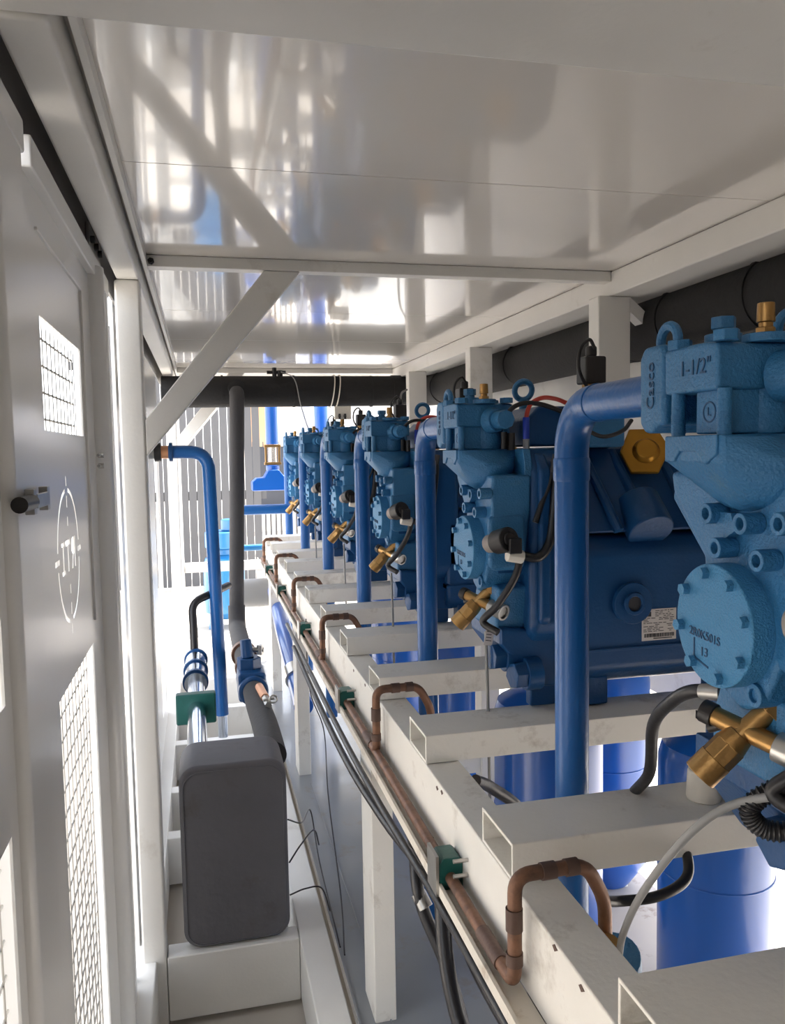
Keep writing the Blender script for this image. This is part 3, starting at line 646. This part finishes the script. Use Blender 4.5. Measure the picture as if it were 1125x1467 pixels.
mb = MB(); mb.prism([(.3315, -.661), (.3645, -.661), (.3645, -.618), (.358, -.612), (.334, -.612), (.3265, -.620), (.3265, -.6495), (.3315, -.6495)], 'y', 1.128, 1.172); mb.build('clamp_body', 'green', gcp, bevel=.002)
mb = MB(); mb.box(.3215, .3262, 1.126, 1.174, -.668, -.606); mb.build('clamp_plate', 'steel', gcp)
gl = ['nearest green plastic clamp on the copper pipe', 'second green clamp along the copper pipe, left of the dark copper riser', 'third green clamp along the copper pipe', 'fourth green clamp, small, on the copper pipe',
      'farthest green clamp on the copper pipe']
for k, y in enumerate(CY):
    c = gcp if k == 0 else copy_tree(gcp); c.location = (.345, y, -.66); c['label'] = gl[k]

# ------------------------------------------------------------------ black hose bundle below the tray
hb = [([(.322, 3.3, -.70), (.318, 2.4, -.70), (.318, 1.9, -.700), (.320, 1.5, -.692), (.326, 1.18, -.681), (.330, .9, -.678), (.333, .6, -.678)], .0068, 'black hose running just under the copper pipe tray', []),
      ([(.316, 3.0, -.725), (.310, 2.0, -.730), (.322, 1.5, -.715), (.346, 1.1, -.683), (.352, .6, -.680)], .008, 'thicker black hose tucked beneath the tray beside the posts', []),
      ([(.370, 1.55, -.70), (.362, 1.42, -.72), (.352, 1.36, -.77), (.360, 1.34, -.82), (.388, 1.30, -.90), (.41, 1.27, -1.0), (.44, 1.2, -1.21)], .0115, 'black hose with a metal band curving down left of the green clamp', [(.353, 1.355, -.79, .363, 1.34, -.812)]),
      ([(.372, 1.30, -.66), (.374, 1.28, -.74), (.368, 1.24, -.83), (.372, 1.20, -.90), (.39, 1.16, -.98), (.44, 1.1, -1.21)], .0135, 'thick black hose hanging straight below the nearest green clamp', [(.390, 1.16, -.975, .396, 1.148, -1.0)]),
      ([(.392, 1.32, -.66), (.398, 1.28, -.76), (.410, 1.22, -.84), (.455, 1.10, -.93), (.52, 1.0, -1.05), (.58, .95, -1.21)], .0125, 'black hose slanting right across the floor below the rail', [(.455, 1.10, -.93, .468, 1.08, -.952)]),
      ([(.415, 1.00, -.62), (.425, .99, -.78), (.43, .98, -.95), (.45, .98, -1.21)], .0125, 'black hose hanging down at the bottom edge behind the tray', []),
      ([(.443, 1.02, -.62), (.452, 1.01, -.78), (.46, 1.0, -.95), (.48, 1.0, -1.21)], .0115, 'rearmost black hose hanging down at the bottom edge', [])]
for pts, rad, lbl, bands in hb:
    c0 = Vector(pts[len(pts)//2]); t = thing('hose', c0, lbl, 'hose', 'black hoses under the tray')
    MB().sweep(smooth(pts, 8), rad, 14).build('hose_body', 'hose', t)
    for b in bands: MB().cyl(b[:3], b[3:], rad*1.22, n=20).build('hose_band', 'steel', t, bevel=.0008)
# thin wires near the grey heat exchanger
for pts, lbl in [([(.195, 2.12, -.98), (.24, 2.2, -1.03), (.29, 2.4, -1.09), (.30, 2.3, -1.2), (.302, 1.95, -1.25)], 'thin black wire from the grey exchanger drooping onto the sill'),
                 ([(.195, 2.12, -1.10), (.23, 2.15, -1.07), (.28, 2.25, -1.08), (.30, 2.30, -1.15)], 'thin black wire arching right from the middle of the grey exchanger'),
                 ([(.195, 2.12, -1.19), (.24, 2.15, -1.195), (.285, 2.15, -1.20), (.30, 2.1, -1.24)], 'lowest thin black wire from the grey exchanger'),
                 ([(.352, 2.9, -.60), (.356, 2.88, -.85), (.40, 2.85, -1.0), (.36, 2.5, -1.09), (.33, 2.1, -1.2), (.305, 1.9, -1.24)], 'thin dark wire hanging beside the second white post')]:
    tag(MB().sweep(smooth(pts, 8), .0022, 6).build('wire', 'hose'), lbl, 'wire')

# ------------------------------------------------------------------ black suction pipe
sp = thing('suction_pipe', (1.28, 2.8, .257), 'big black foam-insulated pipe along the right wall turning across the far end', 'pipe')
Rs = .083
mb = MB(); mb.sweep([(1.28, .55, .340), (1.28, 4.20, .335)], Rs, 40); mb.build('right_run', 'rubber', sp)
mb = MB(); ar = [Vector((1.28-.20+.20*math.cos(a), 4.25+.20*math.sin(a), .335)) for a in [PI/2*k/10 for k in range(11)]]
mb.sweep([Vector((1.28, 4.17, .335))]+ar+[Vector((1.05, 4.45, .335))], Rs+.004, 40); mb.build('elbow', 'rubber', sp)
mb = MB(); mb.sweep([(1.08, 4.45, .335), (-.185, 4.45, .330)], Rs, 40); mb.build('cross_run', 'rubber', sp)
for y in (1.16, 1.62, 1.98, 2.22, 3.1): MB().cyl((1.28, y, .34), (1.28, y+.012, .34), Rs+.004, n=40).build('tape_joint', 'rubber', sp)
for x in (.93, .5, .12): MB().cyl((x, 4.45, .333), (x+.01, 4.45, .333), Rs+.003, n=40).build('tape_joint', 'rubber', sp)
mb = MB(); mb.cyl((.40, 4.40, .405), (.40, 4.40, .455), .012); mb.cyl((.36, 4.40, .430), (.46, 4.40, .430), .009); mb.cyl((.43, 4.4, .41), (.43, 4.4, .44), .015); mb.build('small_valve', 'plastic', sp)
# vertical insulated riser, run and blue valve feeding the heat exchanger
ri = thing('insulated_riser', (.165, 4.3, -.95), 'dark insulated pipe dropping from black cross pipe and turning towards the grey exchanger', 'pipe')
mb = MB(); mb.sweep([(.196, 4.44, .345), (.196, 4.335, .345)], .043, 28); mb.build('branch', 'rubber', ri)
mb = MB(); mb.tube([(.196, 4.40, .318), (.196, 4.31, .318), (.158, 4.28, -.80)], .038, 24, .05); mb.build('riser', 'dust', ri)
mb = MB(); mb.tube([(.158, 4.28, -.79), (.156, 4.26, -.90), (.158, 3.9, -.905), (.158, 3.30, -.860)], .044, 24, .06); mb.build('lower_bend', 'dust', ri)
mb = MB(); mb.cyl((.158, 3.62, -.885), (.158, 3.56, -.88), .056, n=28); mb.cyl((.158, 3.30, -.862), (.158, 3.25, -.860), .052, n=28); mb.build('band', 'copper', ri)
mb = MB(); mb.tube([(.158, 3.28, -.860), (.160, 2.75, -.850), (.168, 2.5, -.845), (.168, 2.24, -.845)], .040, 24, .1); mb.build('run_to_exchanger', 'dust', ri)
gv = thing('gate_valve', (.155, 3.02, -.87), 'blue valve with bonnet and square body on the insulated run', 'valve')
mb = MB(); mb.cyl((.158, 2.90, -.855), (.158, 3.14, -.857), .054, n=28); mb.box(.105, .205, 2.93, 3.07, -.90, -.795); mb.build('valve_body', 'blue', gv, bevel=.012, seg=3)
mb = MB(); mb.cyl((.15, 3.02, -.80), (.15, 3.02, -.755), .046, n=6); mb.cyl((.145, 3.02, -.757), (.14, 3.03, -.69), .024, .021, 20); mb.build('bonnet', 'blue', gv, bevel=.003)
mb = MB(); mb.cyl((.165, 3.03, -.73), (.205, 3.03, -.735), .010); mb.cyl((.192, 3.03, -.715), (.192, 3.03, -.75), .012); mb.build('gauge_fitting', 'steel', gv)
pv = thing('drain_cock', (.185, 2.62, -.84), 'small copper and steel drain cock on the pipe above the grey exchanger', 'valve')
mb = MB(); mb.cyl((.170, 2.78, -.802), (.180, 2.64, -.800), .014, n=16); mb.build('copper_stub', 'newcopper', pv)
mb = MB(); mb.cyl((.180, 2.64, -.80), (.185, 2.57, -.805), .012, n=6); mb.cyl((.170, 2.58, -.79), (.205, 2.58, -.785), .005); mb.torus((.2, 2.57, -.785), .012, .003, (0,1,0)); mb.build('cock', 'steel', pv)
# plate heat exchanger jacket
hx = thing('heat_exchanger', (.055, 2.24, -1.265), 'grey foam-jacketed plate heat exchanger standing on the floor beam at left', 'heat exchanger')
mb = MB(); cx0, cx1, cz0, cz1, rc = -.082, .188, -1.262, -.785, .045
po = []
for (ax, az, a0) in ((cx1-rc, cz1-rc, 0), (cx0+rc, cz1-rc, 90), (cx0+rc, cz0+rc, 180), (cx1-rc, cz0+rc, 270)):
    for k in range(9):
        a = math.radians(a0+90*k/8); po.append((ax+rc*math.cos(a), az+rc*math.sin(a)))
mb.prism(po, 'y', 2.055, 2.245); mb.build('foam_jacket', 'hxfoam', hx, bevel=.010, seg=4, angle=60)
mb = MB(); pth = [Vector((x*.93+.0037+.0, 2.0545, (z+1.02)*.95-1.024)) for x, z in po]; mb.sweep(pth+[pth[0]], .0016, 6, cap=False); mb.build('jacket_seam', 'hxfoam', hx)
# polished steel water pipe with green clamp
wp = thing('steel_pipe', (-.045, 2.8, -.85), 'shiny steel pipe running from the left end of the grey exchanger', 'pipe')
mb = MB(); mb.sweep([(-.035, 2.20, -.83), (-.045, 3.22, -.825)], .029, 28); mb.build('tube', 'chrome', wp)
mb = MB(); mb.sweep([(-.044, 2.95, -.822), (-.046, 3.30, -.820)], .040, 28); mb.build('outer_sleeve', 'chrome', wp)
for y in (2.97, 3.12, 3.29): MB().ring((-.045, y, -.821), (-.045, y+.02, -.821), .046, .038, 28).build('coupling_ring', 'blue', wp)
tag(MB().box(-.105, .022, 2.66, 2.70, -.875, -.775).build('pipe_bracket', 'green', bevel=.006), 'dark green square clamp around the shiny steel pipe', 'clamp')
tag(MB().tube([(-.05, 3.31, -.81), (-.05, 3.33, -.70), (-.055, 3.36, -.60), (.02, 3.40, -.575), (.10, 3.6, -.575)], .016, 16, .06).build('rubber_elbow', 'hose'), 'black rubber elbow hose above the shiny steel pipe', 'hose')
# blue pipe with copper end
bp_ = thing('blue_pipe', (.04, 3.4, -1.1), 'slim upright blue pipe with a bend at top and copper end at left', 'pipe')
mb = MB(); mb.tube([(-.125, 3.4, .012), (.030, 3.4, .010), (.052, 3.4, -1.085)], .0265, 24, .11, 10); mb.build('pipe', 'pipeblue', bp_)
mb = MB(); mb.cyl((-.122, 3.4, .012), (-.108, 3.4, .012), .038); mb.build('flange', 'blue', bp_, bevel=.003)
mb = MB(); mb.cyl((-.155, 3.4, .012), (-.122, 3.4, .012), .026); mb.build('copper_stub', 'newcopper', bp_)
mb = MB(); mb.cyl((-.180, 3.4, .012), (-.153, 3.4, .012), .038, n=20); mb.build('end_coupling', 'plastic', bp_, bevel=.003)
MB().cyl((-.203, 3.4, .012), (-.180, 3.4, .012), .028).build('steel_end', 'steel', bp_)
mb = MB(); mb.cyl((.053, 3.4, -1.085), (.053, 3.4, -1.18), .020); mb.build('lower_stub', 'chrome', bp_)

# ------------------------------------------------------------------ things at the far end
vp = thing('sight_glass_pipe', (.46, 5.55, -.5), 'blue upright pipe with a brass-framed sight glass beyond the row', 'pipe')
MB().sweep([(.475, 5.55, .62), (.475, 5.55, .06)], .042, 24).build('upper_pipe', 'tankblue', vp)
mb = MB(); mb.box(.420, .532, 5.52, 5.58, .040, .058); mb.box(.420, .532, 5.52, 5.58, -.078, -.060); mb.box(.425, .438, 5.53, 5.57, -.062, .042); mb.box(.514, .527, 5.53, 5.57, -.062, .042); mb.build('brass_frame', 'brass', vp, bevel=.002)
MB().sweep([(.475, 5.55, .04), (.475, 5.55, -.06)], .030, 24).build('glass_tube', 'glass', vp)
mb = MB(); mb.sweep([(.475, 5.55, -.078), (.475, 5.55, -.12)], .045, 24); mb.prism([(.33, -.25), (.33, -.19), (.36, -.165), (.41, -.16), (.44, -.11), (.51, -.11), (.54, -.15), (.62, -.165), (.64, -.19), (.64, -.25)], 'y', 5.48, 5.62); mb.build('blue_tee', 'tankblue', vp, bevel=.008)
tag(MB().sweep([(.20, 4.9, -.335), (.52, 4.9, -.335)], .030, 20).build('blue_crosspipe', 'pipeblue'), 'short dark blue horizontal pipe behind the insulated riser', 'pipe')
tag(MB().sweep([(.85, 5.8, .60), (.85, 5.8, -.4)], .050, 24).build('blue_upright', 'tankblue'), 'blue upright pipe seen just below the black cross pipe, above fifth compressor', 'pipe')
tag(MB().cyl((.20, 4.9, -.835), (.50, 4.9, -.835), .085, n=32).build('grey_vessel', 'greycap', bevel=.02, seg=3), 'grey round vessel end beside the insulated riser below the rack end', 'vessel')
wh = tag(MB().sweep([(.21, 5.15, -.59), (.40, 5.15, -.59)], .020, 16).build('pale_pipe', 'skyblue'), 'pale blue pipe end at the far corner of the rack', 'pipe')
lb_ = thing('lower_blue_pipe', (.36, 3.6, -1.0), 'slanting blue pipe with a silver collar behind the rack posts', 'pipe')
MB().sweep([(.385, 4.6, -.78), (.365, 3.9, -.86), (.370, 3.2, -1.02)], .040, 20).build('tube', 'tankblue', lb_)
MB().ring((.369, 3.5, -.95), (.37, 3.42, -.97), .050, .040, 24).build('collar', 'steel', lb_)
jb = thing('junction_box', (.72, 4.34, .20), 'small white junction box strapped under the black cross pipe', 'box')
MB().box(.71, .80, 4.335, 4.36, .175, .245).build('box_body', 'wplastic', jb, bevel=.003)
for x in (.735, .765):
    mb = MB(); mb.cyl((x, 4.345, .20), (x, 4.33, .19), .008, n=8); mb.cyl((x, 4.33, .205), (x, 4.33, .175), .006); mb.build('gland', 'plastic', jb)
for x in (.715, .745):
    pth = [Vector((x+.012*math.sin(a), 4.45+.089*math.cos(a), .333+.089*math.sin(a))) for a in [2*PI*k/28 for k in range(29)]]
    MB().sweep(pth, .0035, 6, cap=False).build('strap', 'wplastic', jb)
tag(MB().sweep(smooth([(.43, 4.36, .43), (.50, 4.35, .39), (.53, 4.34, .25), (.58, 4.35, .10), (.66, 4.4, .02)]), .0028, 6).build('thin_cable', 'greycable'), 'thin grey cable looping down from the valve on the cross pipe', 'cable')
tag(MB().sweep(smooth([(1.0, 3.9, .30), (.92, 3.7, .26), (.82, 3.3, .14), (.79, 3.1, .13)]), .0050, 8).build('coil_cable', 'hose'), 'black cable arching from black pipe to the fourth compressor top', 'cable')
tag(MB().sweep(smooth([(1.28, .6, .268), (1.24, 1.3, .262), (1.22, 1.9, .256)]), .0040, 8).build('pipe_cable', 'hose'), 'black cable strung under the big black pipe at upper right', 'cable')

# ------------------------------------------------------------------ outdoors
fc = thing('slatted_fence', (-.6, 9, GROUND), 'grey slatted fence with daylight slots beyond the left end', 'fence')
for i in range(22):
    x = -1.25+i*.086
    MB().box(x, x+.080, 9.0, 9.02, GROUND+.02, 1.35).build('slat', 'slat', fc)
mb = MB(); mb.box(-1.3, .7, 9.06, 9.10, .9, 1.0); mb.box(-1.3, .7, 9.06, 9.10, -.5, -.4); mb.build('fence_rail', 'slat', fc)
df = thing('dark_fence', (1.6, 12, GROUND), 'dark grey fence with a row of pickets in the far distance', 'fence')
MB().box(.65, 1.9, 12, 12.06, -.75, .10).build('board', 'darkwall', df)
for i in range(16): MB().box(.66+i*.075, .685+i*.075, 11.9, 11.92, -1.25, -.75).build('picket', 'slat', df)
for i in range(16): MB().box(.66+i*.075, .675+i*.075, 11.96, 11.98, .10, .17).build('spike', 'slat', df)
tag(MB().box(.7, 1.25, 14.5, 15, .12, 1.1).build('far_building', 'brick'), 'orange-brown building wall between the black riser and blue pipe', 'building')
tag(MB().box(.6, 2.3, 15.2, 15.4, GROUND, .9).build('rear_building', 'pale'), 'pale wall behind the far dark fence', 'building')
tag(MB().box(1.95, 7.5, 11, 11.3, GROUND, 3.2).build('pale_building', 'pale'), 'pale wall glimpsed above the compressor tops', 'building')
ot = thing('outdoor_tank', (.10, 6.9, GROUND), 'bright sky-blue tank standing outdoors behind the slim blue pipe', 'tank')
mb = MB(); pr = [(.10, GROUND+.08), (.17, GROUND+.14), (.17, -.93), (.15, -.86), (.06, -.82)]
mb.sweep([(.16, 6.9, z) for _, z in pr], [a for a, _ in pr], 36); mb.build('shell', 'skyblue', ot)
mb = MB(); mb.cyl((.16, 6.9, -.84), (.16, 6.9, -.78), .10, n=24); mb.cyl((.16, 6.9, -.78), (.16, 6.9, -.64), .15, n=24); mb.cyl((.22, 6.9, -.64), (.22, 6.9, -.54), .075, n=20); mb.build('valve_head', 'skyblue', ot, bevel=.015)
mb = MB()
for a in (.5, 2.1, 3.7, 5.3): mb.cyl((.16+.13*math.cos(a), 6.9+.13*math.sin(a), GROUND), (.16+.11*math.cos(a), 6.9+.11*math.sin(a), GROUND+.16), .03, n=10)
mb.build('leg', 'skyblue', ot)
tag(MB().box(-6.2, -5.8, -2, 13, GROUND, .75).build('neighbour_wall', 'pale'), 'pale wall seen through the window bars of left door', 'wall')
tag(MB().box(-5.78, -5.70, -2, 13, .0, .18).build('wall_band', 'brick'), 'brown band on the pale wall seen through the door window', 'wall')

# ================================================================== light
w_ = bpy.data.worlds.new('world'); bpy.context.scene.world = w_; w_.use_nodes = True
nt = w_.node_tree; bg = nt.nodes['Background']
sk = nt.nodes.new('ShaderNodeTexSky'); sk.sky_type = 'NISHITA'; sk.sun_disc = False; sk.sun_elevation = math.radians(48); sk.sun_rotation = math.radians(60); sk.dust_density = 3.; sk.ozone_density = .6
hz = nt.nodes.new('ShaderNodeMix'); hz.data_type = 'RGBA'; hz.inputs['Factor'].default_value = .65; hz.inputs['B'].default_value = (7.0, 7.3, 7.7, 1)
nt.links.new(sk.outputs[0], hz.inputs['A']); nt.links.new(hz.outputs['Result'], bg.inputs['Color']); bg.inputs['Strength'].default_value = .30
sl = bpy.data.lights.new('sun', 'SUN'); sl.energy = 9.; sl.angle = math.radians(.6); sl.color = (1, .97, .93)
so_ = bpy.data.objects.new('sun', sl); C.objects.link(so_)
so_.rotation_euler = Vector((-.55, -.42, -1.15)).to_track_quat('-Z', 'Y').to_euler()
so_.location = (5, 5, 6)
vs = bpy.context.scene.view_settings
vs.view_transform = 'Standard'; vs.look = 'None'; vs.gamma = 1; vs.use_curve_mapping = False; vs.exposure = 1.2
